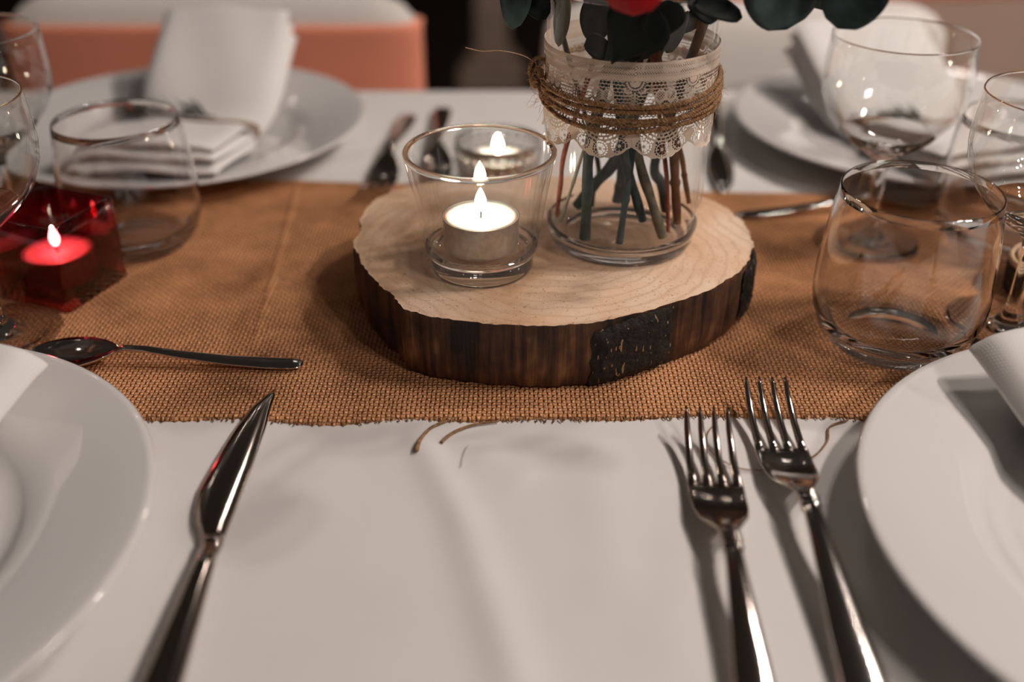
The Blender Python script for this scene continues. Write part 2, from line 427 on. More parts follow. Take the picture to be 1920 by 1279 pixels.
# resample the outline
res = []
for i in range(len(loop)):
    a, b = loop[i], loop[(i + 1) % len(loop)]
    for k in range(6): res.append(a.lerp(b, k / 6))
for _ in range(3): res = [(res[i - 1] + res[i] * 2 + res[(i + 1) % len(res)]) / 4 for i in range(len(res))]
ol = [(p.x - cx0, p.y - cy0) for p in res]; no = len(ol)
def rj(i, z): return 1 + .006 * math.sin(i * .9) * math.sin(i * .23) + .004 * math.sin(i * 2.7 + z * 90)
sl = thing('wood_slice', 'round slice of tree trunk as a stand for vase and candle', 'wood slice', (cx0, cy0, T + RZ))
levels = [(0, .975), (.002, .988), (.010, .996), (.018, 1.0), (.027, .998), (.033, 1.0), (.0362, .997)]
V = []; Fc = []; fm = []
hz = SZ - RZ
for z, s in levels:
    for i, (x, y) in enumerate(ol): q = s * rj(i, z); V.append((x * q, y * q, z))
for k in range(len(levels) - 1):
    for i in range(no): j = (i + 1) % no; Fc.append((k * no + i, k * no + j, (k + 1) * no + j, (k + 1) * no + i))
Fc.append(tuple(range(no))[::-1])
fixn(mesh('trunk_side', V, Fc, MT['wood_side'], sl))
V = []; Fc = []
scl = [.997, .99, .975, .93, .85, .7, .5, .25]
for q, s in enumerate(scl):
    for i, (x, y) in enumerate(ol):
        r_ = s * rj(i, .0362) if q == 0 else s * (1 + (rj(i, .0362) - 1) * .6)
        V.append((x * r_, y * r_, .0362 if q == 0 else hz - (.0004 if q == 1 else 0)))
V.append((0, 0, hz)); cidx = len(V) - 1
for k in range(len(scl) - 1):
    for i in range(no): j = (i + 1) % no; Fc.append((k * no + i, k * no + j, (k + 1) * no + j, (k + 1) * no + i))
k = len(scl) - 1
for i in range(no): Fc.append((k * no + i, k * no + (i + 1) % no, cidx))
mesh('sawn_top', V, Fc, MT['wood_top'], sl)
# bark patches that stayed on the side
def outline_at(px, y):
    p = P(px, y, SZ); return min(range(no), key=lambda i: (ol[i][0] + cx0 - p.x) ** 2 + (ol[i][1] + cy0 - p.y) ** 2)
def bark_patch(i0, i1, zlo, zhi, seed):
    rr = random.Random(seed); n = i1 - i0; rows = 16; cols = n * 3; V = []; Fc = []
    def pt(i, z, off):
        k0 = int(math.floor(i)) % no; f = i - math.floor(i); k1 = (k0 + 1) % no
        x = ol[k0][0] * (1 - f) + ol[k1][0] * f; y = ol[k0][1] * (1 - f) + ol[k1][1] * f; l = math.hypot(x, y)
        return (x * (1 + off / l), y * (1 + off / l), z)
    for r in range(rows + 1):
        for c in range(cols + 1):
            u = c / cols; v = r / rows
            ed = min(u, 1 - u) * 6; ed2 = min(v, 1 - v) * 8; jag = .35 * math.sin(v * 17 + seed) * .06 + rr.uniform(-.006, .006)
            i = i0 + n * (u + (jag * (1 - min(1, ed))))
            z = zlo(u) + (zhi(u) - zlo(u)) * v
            off = .0006 + .0021 * min(1, ed, ed2) + rr.uniform(-.0005, .0005)
            V.append(pt(i, z, off))
    for r in range(rows):
        for c in range(cols):
            a = r * (cols + 1) + c; Fc.append((a, a + 1, a + cols + 2, a + cols + 1))
    o = fixn(mesh('bark_patch', V, Fc, MT['bark'], sl)); o['label'] = 'rough blackish bark'
ia, ib = outline_at(1108, 606), outline_at(1268, 567)
bark_patch(ia, ib, lambda u: .0005 + .002 * u, lambda u: .031 + .0045 * min(1, u * 1.6), 3)
ic, id_ = outline_at(1396, 500), outline_at(1414, 455)
bark_patch(ic, id_, lambda u: .004, lambda u: .033, 9)

# ------------------------------------------------------------------ candles
def tealight(loc, label, group=None, r=.0193, h=.0172, flame=True, fl=1.0, rz=0):
    t = thing('tealight', label, 'candle', at(loc), rz, group)
    lathe('metal_cup', [(0, 0), (r * .93, 0), (r * .98, .001), (r, .003), (r, h), (r * 1.02, h + .0003), (r * .985, h + .0002), (r * .975, h - .0015), (r * .96, .0012), (0, .0012)], MT['alu'], t, seg=48)
    lathe('wax', [(0, .002), (r * .955, .002), (r * .97, h - .0012), (r * .955, h + .0002), (r * .85, h - .0003), (r * .5, h - .0010), (r * .2, h - .0014), (0, h - .0014)], MT['wax'], t, seg=48)
    tube('wick', [(0, 0, h - .0016), (.0002, 0, h + .002), (.0008, .0002, h + .0052)], .00055, MT['wick'], t, 8, 6)
    pr = [(0, .0022), (.0013, .0027), (.0024, .0042), (.0029, .0062), (.0028, .0082), (.0022, .0104), (.0014, .0124), (.0006, .0140), (0, .0148)]
    f = lathe('flame', [(a * fl, h + .0004 + b * fl) for a, b in pr], MT['flame'], t, seg=20)
    return t
gx = P(903, 498, SZ)
tealight((gx.x, gx.y, SZ + .0112), 'lit tealight inside the clear glass cup on the wood slice', rz=.4)

# clear tapered candle glass
t = thing('candle_glass', 'clear tapered glass candle cup on the wood slice', 'candle holder', at((gx.x, gx.y, SZ)))
pr = [(0, .0012), (.018, .0010), (.0235, 0), (.0262, .0006), (.0270, .003), (.0270, .0085), (.0273, .0098), (.0283, .0110), (.0290, .0128), (.0305, .022), (.0335, .040), (.0362, .0545), (.0377, .0612), (.0380, .0628), (.0372, .0638), (.0357, .0636), (.0350, .0624), (.0338, .0545), (.0311, .040), (.0281, .022), (.0264, .0135), (.0245, .0112), (.020, .0106), (0, .0106)]
lathe('glass_body', pr, [MT['glass_base'], MT['glass']], t, seg=96, fmf=lambda i: 1 if (8 <= i <= 11 or 16 <= i <= 19) else 0)

# low textured glass holder behind the slice
bx = (-.0095, .664)
t = thing('textured_candle_glass', 'low candle glass with beaded wall on the runner behind the wood slice', 'candle holder', at((*bx, RZ)))
lathe('glass_body', [(0, .001), (.020, 0), (.0225, .0015), (.0245, .012), (.0275, .030), (.0292, .0385), (.0285, .0395), (.0272, .0385), (.0255, .030), (.0228, .0115), (.020, .009), (0, .009)], [MT['glass_base'], MT['glass']], t, seg=64, fmf=lambda i: 1 if i in (2, 3, 8) else 0)
bv, bf = [], []
for row in range(4):
    for k in range(26):
        a = TAU * (k + .5 * (row % 2)) / 26; z = .014 + row * .0062; r = .0250 + (z - .012) * .155
        bm = bmesh.new(); bmesh.ops.create_icosphere(bm, subdivisions=1, radius=.0026); o = len(bv)
        bv += [v.co + Vector((r * math.cos(a), r * math.sin(a), z)) for v in bm.verts]; bm.verts.index_update(); bf += [tuple(v.index + o for v in f.verts) for f in bm.faces]; bm.free()
b_ = mesh('glass_beads', bv, bf, MT['glass_base'], t); b_['kind'] = 'stuff'
tealight((*bx, RZ + .0092), 'lit tealight in the beaded glass behind the wood slice', rz=1.0, fl=1.05)

# red square candle holder
u = Vector((.361, .932)); v = Vector((-.932, .361)); fc = P(134, 595, 0)
cc = Vector((fc.x, fc.y)) + (u + v) * .025
t = thing('red_candle_holder', 'square dark red glass candle holder on the burlap', 'candle holder', at((cc.x, cc.y, RZ)), math.atan2(u.y, u.x))
def sq(s, z, r=.003):
    o = []
    for (sx, sy, a0) in ((1, 1, 0), (-1, 1, 90), (-1, -1, 180), (1, -1, 270)):
        for k in range(5):
            a = math.radians(a0 + 90 * k / 4); o.append((sx * (s - r) + r * math.cos(a), sy * (s - r) + r * math.sin(a), z))
    return o
secs = [sq(.0235, 0), sq(.025, .0015), sq(.025, .030), sq(.025, .0490), sq(.0243, .050), sq(.0225, .050), sq(.0218, .0492, .002), sq(.0216, .030, .002), sq(.0212, .007, .002), sq(.019, .0058, .002)]
o = loft('glass_body', secs, [MT['redglass'], MT['redbase']], t)
o.data.polygons.foreach_set('material_index', [1 if (p.center.z < .0012 or abs(p.center.z - .0058) < .0004) else 0 for p in o.data.polygons])
tealight((cc.x, cc.y, RZ + .0062), 'lit tealight inside the square red glass', rz=2.0)

# turned wooden ring holder at the right
t = thing('ringed_wood_holder', 'squat round wooden holder with carved rings beside the wine glass', 'candle holder', at((.3060, .5195, RZ))); t.scale = (.8, .8, .8)
pr = [(0, 0), (.030, 0), (.032, .002), (.033, .012), (.033, .022)]
lathe('holder_foot', pr + [(.0315, .0235), (0, .0235)], MT['bark'], t, seg=48)
for k, r in enumerate((.0325, .0275, .0225, .0175)):
    lathe('carved_ring', [(r, .0225 + k * .0012), (r + .0004, .0255 + k * .0012), (r - .0012, .0275 + k * .0012), (r - .0028, .0262 + k * .0012), (r - .0032, .0225 + k * .0012)], MT['ring_wood'], t, seg=56, closed=True)

# ------------------------------------------------------------------ vase with lace and twine
vx = P(1163, 446, SZ); VX, VY = vx.x, vx.y
t = thing('vase', 'round clear glass jar vase with lace band and jute twine', 'vase', at((VX, VY, SZ)))
vase = t
pr = [(0, .0022), (.022, .0022), (.030, .0012), (.0345, 0), (.0375, .0012), (.0390, .0045), (.0405, .012), (.0418, .024), (.0426, .040), (.0428, .060), (.0426, .085), (.0424, .110), (.0424, .128), (.0432, .134), (.0440, .1372), (.0436, .1386), (.0424, .1384), (.0414, .134), (.0404, .128), (.0404, .110), (.0406, .085), (.0408, .060), (.0405, .040), (.0396, .024), (.0380, .012), (.0355, .0068), (.030, .0058), (0, .0062)]
lathe('glass_body', pr, [MT['glass_base'], MT['vase_glass']], t, seg=128, fmf=lambda i: 1 if (6 <= i <= 12 or 17 <= i <= 23) else 0)
# lace: real openings cut from a fine cylinder grid
RL = .0433; CIRC = TAU * RL * 1000; HL = 47.0; dl = .25
nu = int(CIRC / dl); nv = int(HL / dl)
uu, vv = np.meshgrid((np.arange(nu) + .5) * CIRC / nu, (np.arange(nv) + .5) * HL / nv, indexing='ij')
per = CIRC / 9
x = (uu / per - np.floor(uu / per) - .5) * per
def disc(cx, cy): return np.hypot(x - cx, vv - cy)
xe = np.abs(x) / (per / 2)
edge = 6.2 * xe ** 2.2 + .55 * (1 - np.abs(np.cos(np.pi * x / 5.1)))
keep = vv > edge
depth_in = vv - edge
hole = np.zeros_like(keep)
def hexm(p, rad, u0=uu, v0=vv):
    ry = p * .866; row = np.floor(v0 / ry); ux = u0 + (row % 2) * p / 2
    du = (ux / p - np.floor(ux / p) - .5) * p; dv = v0 - (row + .5) * ry
    return np.hypot(du * .85, dv * 1.1) < rad
# main ground net
net = hexm(1.9, .74)
hole |= net & (vv > 18) & (vv < 38.2)
# fans of concentric dashes
rf = np.hypot(x, vv - 21.5); af = np.arctan2(x, 21.5 - vv)
fan = (rf > 5.0) & (rf < 14.6) & (vv < 19.5) & (np.abs(af) < 1.15)
fr_ = ((rf - 5) / 1.9) % 1; dash = ((af * rf / 2.3 + np.floor((rf - 5) / 1.9) * .5) % 1)
hole = np.where((vv < 19.5), fan & (fr_ > .36) & (fr_ < .88) & (dash > .26), hole)
side = (vv < 19.5) & (~fan) & (depth_in > 7.5)
hole |= side & hexm(1.7, .66)
# wheels
for cxw in (-9.3, 0, 9.3):
    cyw = 6.2 * (abs(cxw) / (per / 2)) ** 2.2 + 4.5
    r = disc(cxw, cyw); a = np.arctan2(vv - cyw, x - cxw)
    hole = np.where(r < 4.3, (r > .8) & (r < 2.7) & (np.abs(np.sin(a * 4)) > .38), hole)
    ringd = (r > 3.15) & (r < 4.0) & (((a * 2.9) % 1) > .34); hole |= ringd & (depth_in > 1.0)
# two-petal flowers with hatching, an arc below, small leaves beside
hat = (((uu + vv) / 1.3) % 1 > .38) & (((uu - vv) / 1.3) % 1 > .38)
for cxw, cyw, rad in ((-2.7, 31.2, 2.9), (2.7, 31.2, 2.9), (-5.0, 27.3, 2.2), (5.0, 27.3, 2.2), (-11.8, 34.0, 1.9), (11.8, 34.0, 1.9)):
    r = disc(cxw, cyw); hole = np.where(r < rad, (r < rad - .75) & hat, hole)
r = disc(0, 26.5); a = np.arctan2(vv - 26.5, x)
hole = np.where((r < 2.9) & (vv > 26), (r > 1.1) & (r < 2.3) & (np.abs(np.sin(a * 4)) > .4), hole)
r = disc(per / 2, 38.0); r = np.minimum(r, disc(-per / 2, 38.0)); 
hole = np.where((r < 5.2) & (vv < 38), (r > 2.0) & ((((r - 2) / 1.5) % 1) > .45) & (((np.arctan2(vv - 38, np.abs(x) - per / 2) * 4) % 1) > .3), hole)
col = (np.abs(np.abs(x) - per / 2) < 1.6) & (vv > 20) & (vv < 33); hole = np.where(col, (np.abs(np.abs(x) - per / 2 + .0) > .4) & (np.abs(np.abs(x) - per / 2) < 1.15) & ((vv / 1.5) % 1 > .4), hole)
# top tape
tape = vv > 39.2
hole = np.where(tape, (((uu + vv * .9) / 1.25) % 1 > .42) & (((uu - vv * .9) / 1.25) % 1 > .52) & (vv < 46.0) & (vv > 40.0), hole)
hole &= depth_in > .9
keep &= ~hole
grid = -np.ones((nu, nv + 1), int); V = []; Fc = []
ii, jj = np.nonzero(keep)
need = np.zeros((nu, nv + 1), bool)
need[ii, jj] = True; need[(ii + 1) % nu, jj] = True; need[ii, jj + 1] = True; need[(ii + 1) % nu, jj + 1] = True
idx = -np.ones((nu, nv + 1), int); gi, gj = np.nonzero(need); idx[gi, gj] = np.arange(len(gi))
z0 = .0622
Fq = np.stack([idx[ii, jj], idx[(ii + 1) % nu, jj], idx[(ii + 1) % nu, jj + 1], idx[ii, jj + 1]], 1)
U = gi.astype(float); Vv = gj.astype(float)
# soften the cut edges
cnt = np.zeros(len(gi)); su = np.zeros(len(gi)); sv = np.zeros(len(gi)); fcn = np.zeros(len(gi))
np.add.at(fcn, Fq.ravel(), 1)
bnd = fcn < 4
for it in range(2):
    cnt[:] = 0; su[:] = 0; sv[:] = 0
    for a_, b_ in ((0, 1), (1, 2), (2, 3), (3, 0)):
        A = Fq[:, a_]; B = Fq[:, b_]
        for p_, q_ in ((A, B), (B, A)):
            m_ = bnd[p_] & bnd[q_]
            d_ = U[q_[m_]] - U[p_[m_]]; d_ = (d_ + nu / 2) % nu - nu / 2
            np.add.at(su, p_[m_], d_); np.add.at(sv, p_[m_], Vv[q_[m_]] - Vv[p_[m_]]); np.add.at(cnt, p_[m_], 1)
    ok = cnt > 0
    U[ok] += .5 * su[ok] / cnt[ok]; Vv[ok] += .5 * sv[ok] / cnt[ok]
ang = U / nu * TAU - math.pi / 2 - .05; rad = RL + .00035 * np.sin(U * .05) * np.sin(Vv * .07) + .0012 * np.clip((20 - Vv) / 20, 0, 1) ** 2
co_ = np.stack([rad * np.cos(ang), rad * np.sin(ang), z0 + Vv / nv * HL * .001], 1)
mesh('lace_band', co_.tolist(), [tuple(q) for q in Fq.tolist()], MT['lace'], vase)['label'] = 'ivory cut-out lace band with scalloped edge'
# twine: twisted two-ply wraps
def twine_path(zf, rbase, ph, a0=0, a1=TAU, n=200):
    return [Vector((rbase(a) * math.cos(a), rbase(a) * math.sin(a), zf(a))) for a in [a0 + (a1 - a0) * k / (n - 1) for k in range(n)]]
def twisted(name, path, r, turns, parent, m, nm=None):
    n = len(path); V = []; Fc = []
    for s in (0, 1, 2):
        sub = []
        for i, p in enumerate(path):
            d = (path[min(i + 1, n - 1)] - path[max(i - 1, 0)]).normalized(); a = Vector((p.x, p.y, 0)).normalized() if Vector((p.x, p.y, 0)).length > .001 else Vector((1, 0, 0))
            a = (a - d * a.dot(d)).normalized(); b = d.cross(a); th = TAU * (turns * i / n + s / 3)
            sub.append(p + a * (r * .55 * math.cos(th)) + b * (r * .55 * math.sin(th)))
        vv_, f2 = tube_data(sub, r * .62, 6); o = len(V); V += vv_; Fc += [tuple(i + o for i in q) for q in f2]
    return mesh(name, V, Fc, m, parent)
for k in range(5):
    zc = (.0918, .0894, .0840, .0812, .0788)[k]; tl = (.0030, .0036, .0022, -.0015, .0008)[k]; ph = (.3, .1, .6, .0, 1.0)[k]
    # the wraps sit lower in front and climb toward the sides
    zf = lambda a, zc=zc, tl=tl, ph=ph: zc + tl * math.sin(a + ph) + .0007 * math.sin(3 * a + ph * 5) + (.0035 if k > 1 else .001) * (math.cos(a * 2 + .2) * .5)
    twisted('twine_wrap', twine_path(zf, lambda a, k=k: RL + .0016 + .0004 * math.sin(2 * a + k), 0), .00125, 55, vase, MT['twine'])
kn = Vector((-.0452, -.004, .0885))
twisted('twine_loop', [kn + Vector((-.0045 * math.sin(a) * 1.0 - .001, -.004 * math.sin(a * .5), .0065 * (1 - math.cos(a)))) for a in [TAU * k / 40 for k in range(41)]], .0010, 9, vase, MT['twine'])
twisted('twine_loop', [kn + Vector((-.002 - .0028 * math.sin(a), -.006 - .003 * math.sin(a), -.001 + .0045 * (1 - math.cos(a)))) for a in [TAU * k / 40 for k in range(41)]], .0010, 9, vase, MT['twine'])
# fuzzy fibres
fv, ff = [], []
for k in range(420):
    a = random.uniform(0, TAU); z = random.choice((.0905, .087, .0838, .080, .078)) + random.uniform(-.003, .003)
    p = Vector(((RL + .0022) * math.cos(a), (RL + .0022) * math.sin(a), z)); out = Vector((math.cos(a), math.sin(a), 0)); tg = Vector((-math.sin(a), math.cos(a), 0))
    l = random.uniform(.002, .006); d = out * random.uniform(.05, .7) + tg * random.uniform(-1, 1) + Vector((0, 0, random.uniform(-.8, .8)))
    if a > 2.6 and a < 3.7: l *= 1.8
    d.normalize(); q = p + d * l * .5 + out * .0006; e = p + d * l + Vector((0, 0, random.uniform(-.001, .001)))
    vv_, f2 = tube_data([p, q, e], .00009, 3); o = len(fv); fv += vv_; ff += [tuple(i + o for i in g) for g in f2]
mesh('twine_fibres', fv, ff, MT['fibre'], vase)['kind'] = 'stuff'
lf = [PY(x, y, VY - .004) - Vector((VX, VY, SZ)) for x, y in ((1004, 118), (985, 106), (962, 99), (935, 95), (905, 96), (888, 93), (872, 89))]
tube('stray_fibre', lf, .0002, MT['fibre'], vase, 30, 5)

# ------------------------------------------------------------------ flowers
def leaf_mesh(name, base, tip, width, normal, m, parent, bend=.15, cup=.15, shape=.9, pw=.62):
    base = Vector(base); tip = Vector(tip); ax = tip - base; l = ax.length; ax.normalize()
    nrm = Vector(normal); nrm = (nrm - ax * nrm.dot(ax)).normalized(); sd = ax.cross(nrm)
    nu_, nv_ = 12, 8; V = []
    for j in range(nu_ + 1):
        tt = j / nu_; wv = width * .5 * max(.02, math.sin(math.pi * tt ** shape) ** pw)
        for i in range(nv_ + 1):
            s = i / nv_ * 2 - 1
            V.append(base + ax * (l * tt) + sd * (wv * s) + nrm * (bend * l * (tt - tt * tt) + cup * wv * s * s + .02 * l * math.sin(tt * 9 + s * 3) * abs(s)))
    Fc = [(j * (nv_ + 1) + i, j * (nv_ + 1) + i + 1, (j + 1) * (nv_ + 1) + i + 1, (j + 1) * (nv_ + 1) + i) for j in range(nu_) for i in range(nv_)]
    o = mesh(name, V, Fc, m, parent)
    md = o.modifiers.new('thickness', 'SOLIDIFY'); md.thickness = .0005
    return o
def inside(p, r):
    d = Vector((p.x - VX, p.y - VY)); zz = p.z - SZ
    rin = np.interp(zz, [.0066, .012, .024, .04, .14], [.034, .037, .0388, .0396, .0396]) - r - .0006
    if zz < .14 and d.length > rin: d = d.normalized() * rin
    return Vector((VX + d.x, VY + d.y, max(p.z, SZ + .0072 + r)))
VB = (VX, VY, SZ)
def stem(name, label, cat, top, bot, thick, m, Yt, Yb, up=None, group='flower stems in the vase', wig=0.0, nodes=0):
    """a cut stem standing in the vase: pixels of its visible length, then on up through the neck"""
    b = PY(*bot, Yb); a = PY(*top, Yt); r = thick / 2 / 3500
    root = inside(b, r); mid = inside(a, r)
    t = thing(name, label, cat, at(root), 0, group)
    e = mid + (mid - root).normalized() * .07 if up is None else Vector(up)
    e2 = e.copy()
    if up is None:
        k = Vector((VX, VY)) - Vector((e.x, e.y)); e2 = Vector((e.x + k.x * .5, e.y + k.y * .5, max(e.z, SZ + .115)))
    q = mid.lerp(e2, .5); q = inside(q, r)
    if up is None: e2 = inside(e2, r)
    pts = [root - root, (root.lerp(mid, .5)) - root + Vector((wig, 0, 0)), mid - root, q - root, e2 - root]
    path = smooth_path(pts, 40)
    for i in range(len(path)): path[i] = inside(path[i] + root, r) - root if (path[i].z + root.z) < SZ + .13 else path[i]
    V, Fc = tube_data(path, lambda s: r * (1.0 + .08 * math.sin(s * 23 + thick) + (.35 * math.exp(-((s - .28) / .02) ** 2) if nodes else 0)), 10)
    mesh('stem', V, Fc, m, t)
    return t, root, e2
Yf, Ym, Yk = VY - .022, VY, VY + .022
s1, r1, e1 = stem('red_twig', 'thin reddish twig leaning on the vase wall nearest the candle glass', 'stem', (1059, 284), (1022, 405), 9, MT['stem_rust'], VY - .006, VY - .004)
stem('pale_stem', 'slender pale green stem with a knot near its tip', 'stem', (1095, 280), (1042, 418), 6, MT['stem_pale'], VY - .012, VY - .014, nodes=1)
rs, rr_, re_ = stem('red_rose', 'red rose bloom with thick teal stem hanging over the vase rim', 'flower', (1106, 276), (1090, 464), 20, MT['stem_teal'], VY - .022, VY - .024, up=(VX - .012, VY - .06, .196))
stem('thick_dark_stem', 'thick fuzzy dark stem slanting steeply towards the candle glass', 'stem', (1155, 297), (1078, 403), 23, MT['stem_teal'], VY + .012, VY + .020)
stem('short_black_stem', 'short blackish stem ending high above the vase floor', 'stem', (1166, 325), (1157, 378), 20, MT['stem_black'], VY + .016, VY + .016)
stem('thin_teal_stem', 'thin bristly teal stem reaching the vase floor', 'stem', (1183, 307), (1160, 472), 13, MT['stem_teal'], VY - .016, VY - .026, nodes=1)
stem('grey_green_stem', 'grey green stem with a slanted cut slightly above the floor', 'stem', (1172, 299), (1205, 413), 17, MT['stem_teal'], VY - .018, VY - .012)
stem('olive_stem', 'long olive stem reaching the vase floor beside an orange twig', 'stem', (1199, 303), (1241, 466), 18, MT['stem_olive'], VY - .014, VY - .020)
es, er, ee = stem('eucalyptus_branch', 'eucalyptus branch with large round dark leaves over the wine glass', 'foliage', (1230, 295), (1248, 410), 19, MT['stem_black'], VY + .012, VY + .014, up=(VX + .045, VY - .02, .212))
stem('brown_branch', 'brown woody branch with a side bud', 'stem', (1262, 280), (1270, 418), 17, MT['stem_brown'], VY - .008, VY - .004, nodes=1)
stem('orange_twig', 'thin orange twig standing behind the olive stem', 'stem', (1250, 331), (1252, 449), 8, MT['stem_rust'], VY - .006, VY - .010)
stem('brown_twig', 'thin rough brown twig leaning on the vase wall away from the candle', 'stem', (1276, 286), (1311, 380), 10, MT['stem_brown'], VY + .002, VY + .002, nodes=1)
ls, lr, le = stem('leafy_sprig', 'leafy sprig with one round leaf hanging beside the jar neck', 'foliage', (1120, 300), (1110, 390), 9, MT['stem_black'], VY + .018, VY + .024, up=(VX - .050, VY - .010, .200))
# rose bloom and its hanging leaf
bc = PY(1190, -28, VY - .085)
for ring, (nP, rad, hgt, open_) in enumerate(((3, .006, .020, .15), (5, .0095, .022, .35), (6, .0135, .022, .6))):
    for k in range(nP):
        a0 = TAU * (k + ring * .37) / nP; V = []
        for j in range(7):
            tt = j / 6
            for i in range(7):
                s = (i / 6 * 2 - 1) * (1.25 * math.pi / nP); rr = rad * (math.sin(min(1, tt * 1.25) * math.pi / 2) ** .42) * (1 + open_ * .35 * tt * tt) + .0005
                V.append(bc - rr_ + Vector((rr * math.cos(a0 + s), rr * math.sin(a0 + s), -.012 + hgt * tt * (1 - .12 * (s * nP / 3.9) ** 2))))
        Fc = [(j * 7 + i, j * 7 + i + 1, (j + 1) * 7 + i + 1, (j + 1) * 7 + i) for j in range(6) for i in range(6)]
        o = mesh('petal', V, Fc, MT['rose'], rs); md = o.modifiers.new('thickness', 'SOLIDIFY'); md.thickness = .0006
tube('flower_stalk', [re_ - rr_, bc - rr_ + Vector((-.004, .014, .004)), bc - rr_ + Vector((0, .002, -.010))], .0022, MT['leaf_dark'], rs, 14, 8)
leaf_mesh('leaf', PY(1225, 8, VY - .056) - rr_, PY(1146, 120, VY - .0475) - rr_, .030, (0, -1, .2), MT['leaf_dark'], rs, -.05, .1, .62, 1.15)
leaf_mesh('leaf', PY(1250, 0, VY - .056) - rr_, PY(1235, 75, VY - .0485) - rr_, .020, (0.2, -1, .2), MT['leaf_dark'], rs, .05, .1, .8)
# eucalyptus leaves right
def eleaf(b, tpx, wpx, Y, m, parent, root, nrm=(0, -1, .3), bend=.1, cup=.2, shape=.8, Y2=None, pw=.42):
    B = PY(*b, Y); Tp = PY(*tpx, Y2 or Y); leaf_mesh('leaf', B - root, Tp - root, wpx / 3900, nrm, m, parent, bend, cup, shape, pw)
eY = VY - .045
b1 = ee - er
tube('branch', [b1, PY(1400, -35, eY) - er, PY(1500, -50, eY) - er, PY(1600, -60, eY) - er], lambda s: .0019 - .0008 * s, MT['stem_black'], es, 24, 8)
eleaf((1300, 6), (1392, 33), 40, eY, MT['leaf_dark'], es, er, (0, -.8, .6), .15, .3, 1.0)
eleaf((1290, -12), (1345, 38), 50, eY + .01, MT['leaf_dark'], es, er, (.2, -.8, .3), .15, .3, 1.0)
eleaf((1462, -62), (1474, 56), 152, eY, MT['leaf'], es, er, (.25, -1, .1), .1, .12, .62)
eleaf((1545, -70), (1545, 20), 70, eY + .015, MT['leaf'], es, er, (-.3, -1, .2), .1, .2, .7)
eleaf((1625, -60), (1572, 54), 112, eY - .01, MT['leaf'], es, er, (-.35, -1, .25), -.12, .25, .66)
# leaves inside and left
lY = VY - .012
lb = le - lr
tube('branch', [lb, PY(1000, -25, lY) - lr, PY(960, -40, lY) - lr], .0012, MT['stem_black'], ls, 12, 8)
eleaf((966, -45), (963, 55), 60, lY, MT['leaf'], ls, lr, (.3, -1, .2), .1, .25, .62)
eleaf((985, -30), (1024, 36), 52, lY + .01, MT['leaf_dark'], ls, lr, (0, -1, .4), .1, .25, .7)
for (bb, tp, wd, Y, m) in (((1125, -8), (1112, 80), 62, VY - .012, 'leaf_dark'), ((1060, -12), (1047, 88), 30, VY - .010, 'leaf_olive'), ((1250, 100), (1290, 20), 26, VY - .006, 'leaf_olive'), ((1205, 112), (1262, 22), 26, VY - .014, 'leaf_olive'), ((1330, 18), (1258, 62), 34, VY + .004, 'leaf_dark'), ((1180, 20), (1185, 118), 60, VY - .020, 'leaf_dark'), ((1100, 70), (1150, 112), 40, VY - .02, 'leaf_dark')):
    eleaf(bb, tp, wd, Y, MT[m], ls, lr, (random.uniform(-.2, .2), -1, .2), .08, .2, .75)

# ------------------------------------------------------------------ plates
RP = .139
def plate(c, label):
    t = thing('dinner_plate', label, 'plate', at(c), 0, None)
    pr = [(0, .004), (.066, .004), (.070, .0005), (.073, 0), (.075, .0010), (.080, .0045), (.088, .0075), (.100, .0108), (.120, .0148), (RP - .003, .0182), (RP - .0006, .0194), (RP, .0202), (RP - .0012, .0212), (RP - .004, .0210), (.120, .0180), (.100, .0145), (.0905, .0122), (.086, .0095), (.082, .0072), (.076, .0064), (0, .0064)]
    lathe('plate_body', pr, MT['ceramic'], t, seg=128)
plate((-.2785, .2965, .0004), 'white porcelain dinner plate beside the table knife and teaspoon')
plate((.2745, .3005, .0004), 'white porcelain dinner plate beside the two upright silver forks')
plate((-.2515, .7640, .0010), 'white porcelain dinner plate in front of the chair with salmon sash')
plate((.3100, .7660, .0010), 'white porcelain dinner plate in front of the chair without a sash')

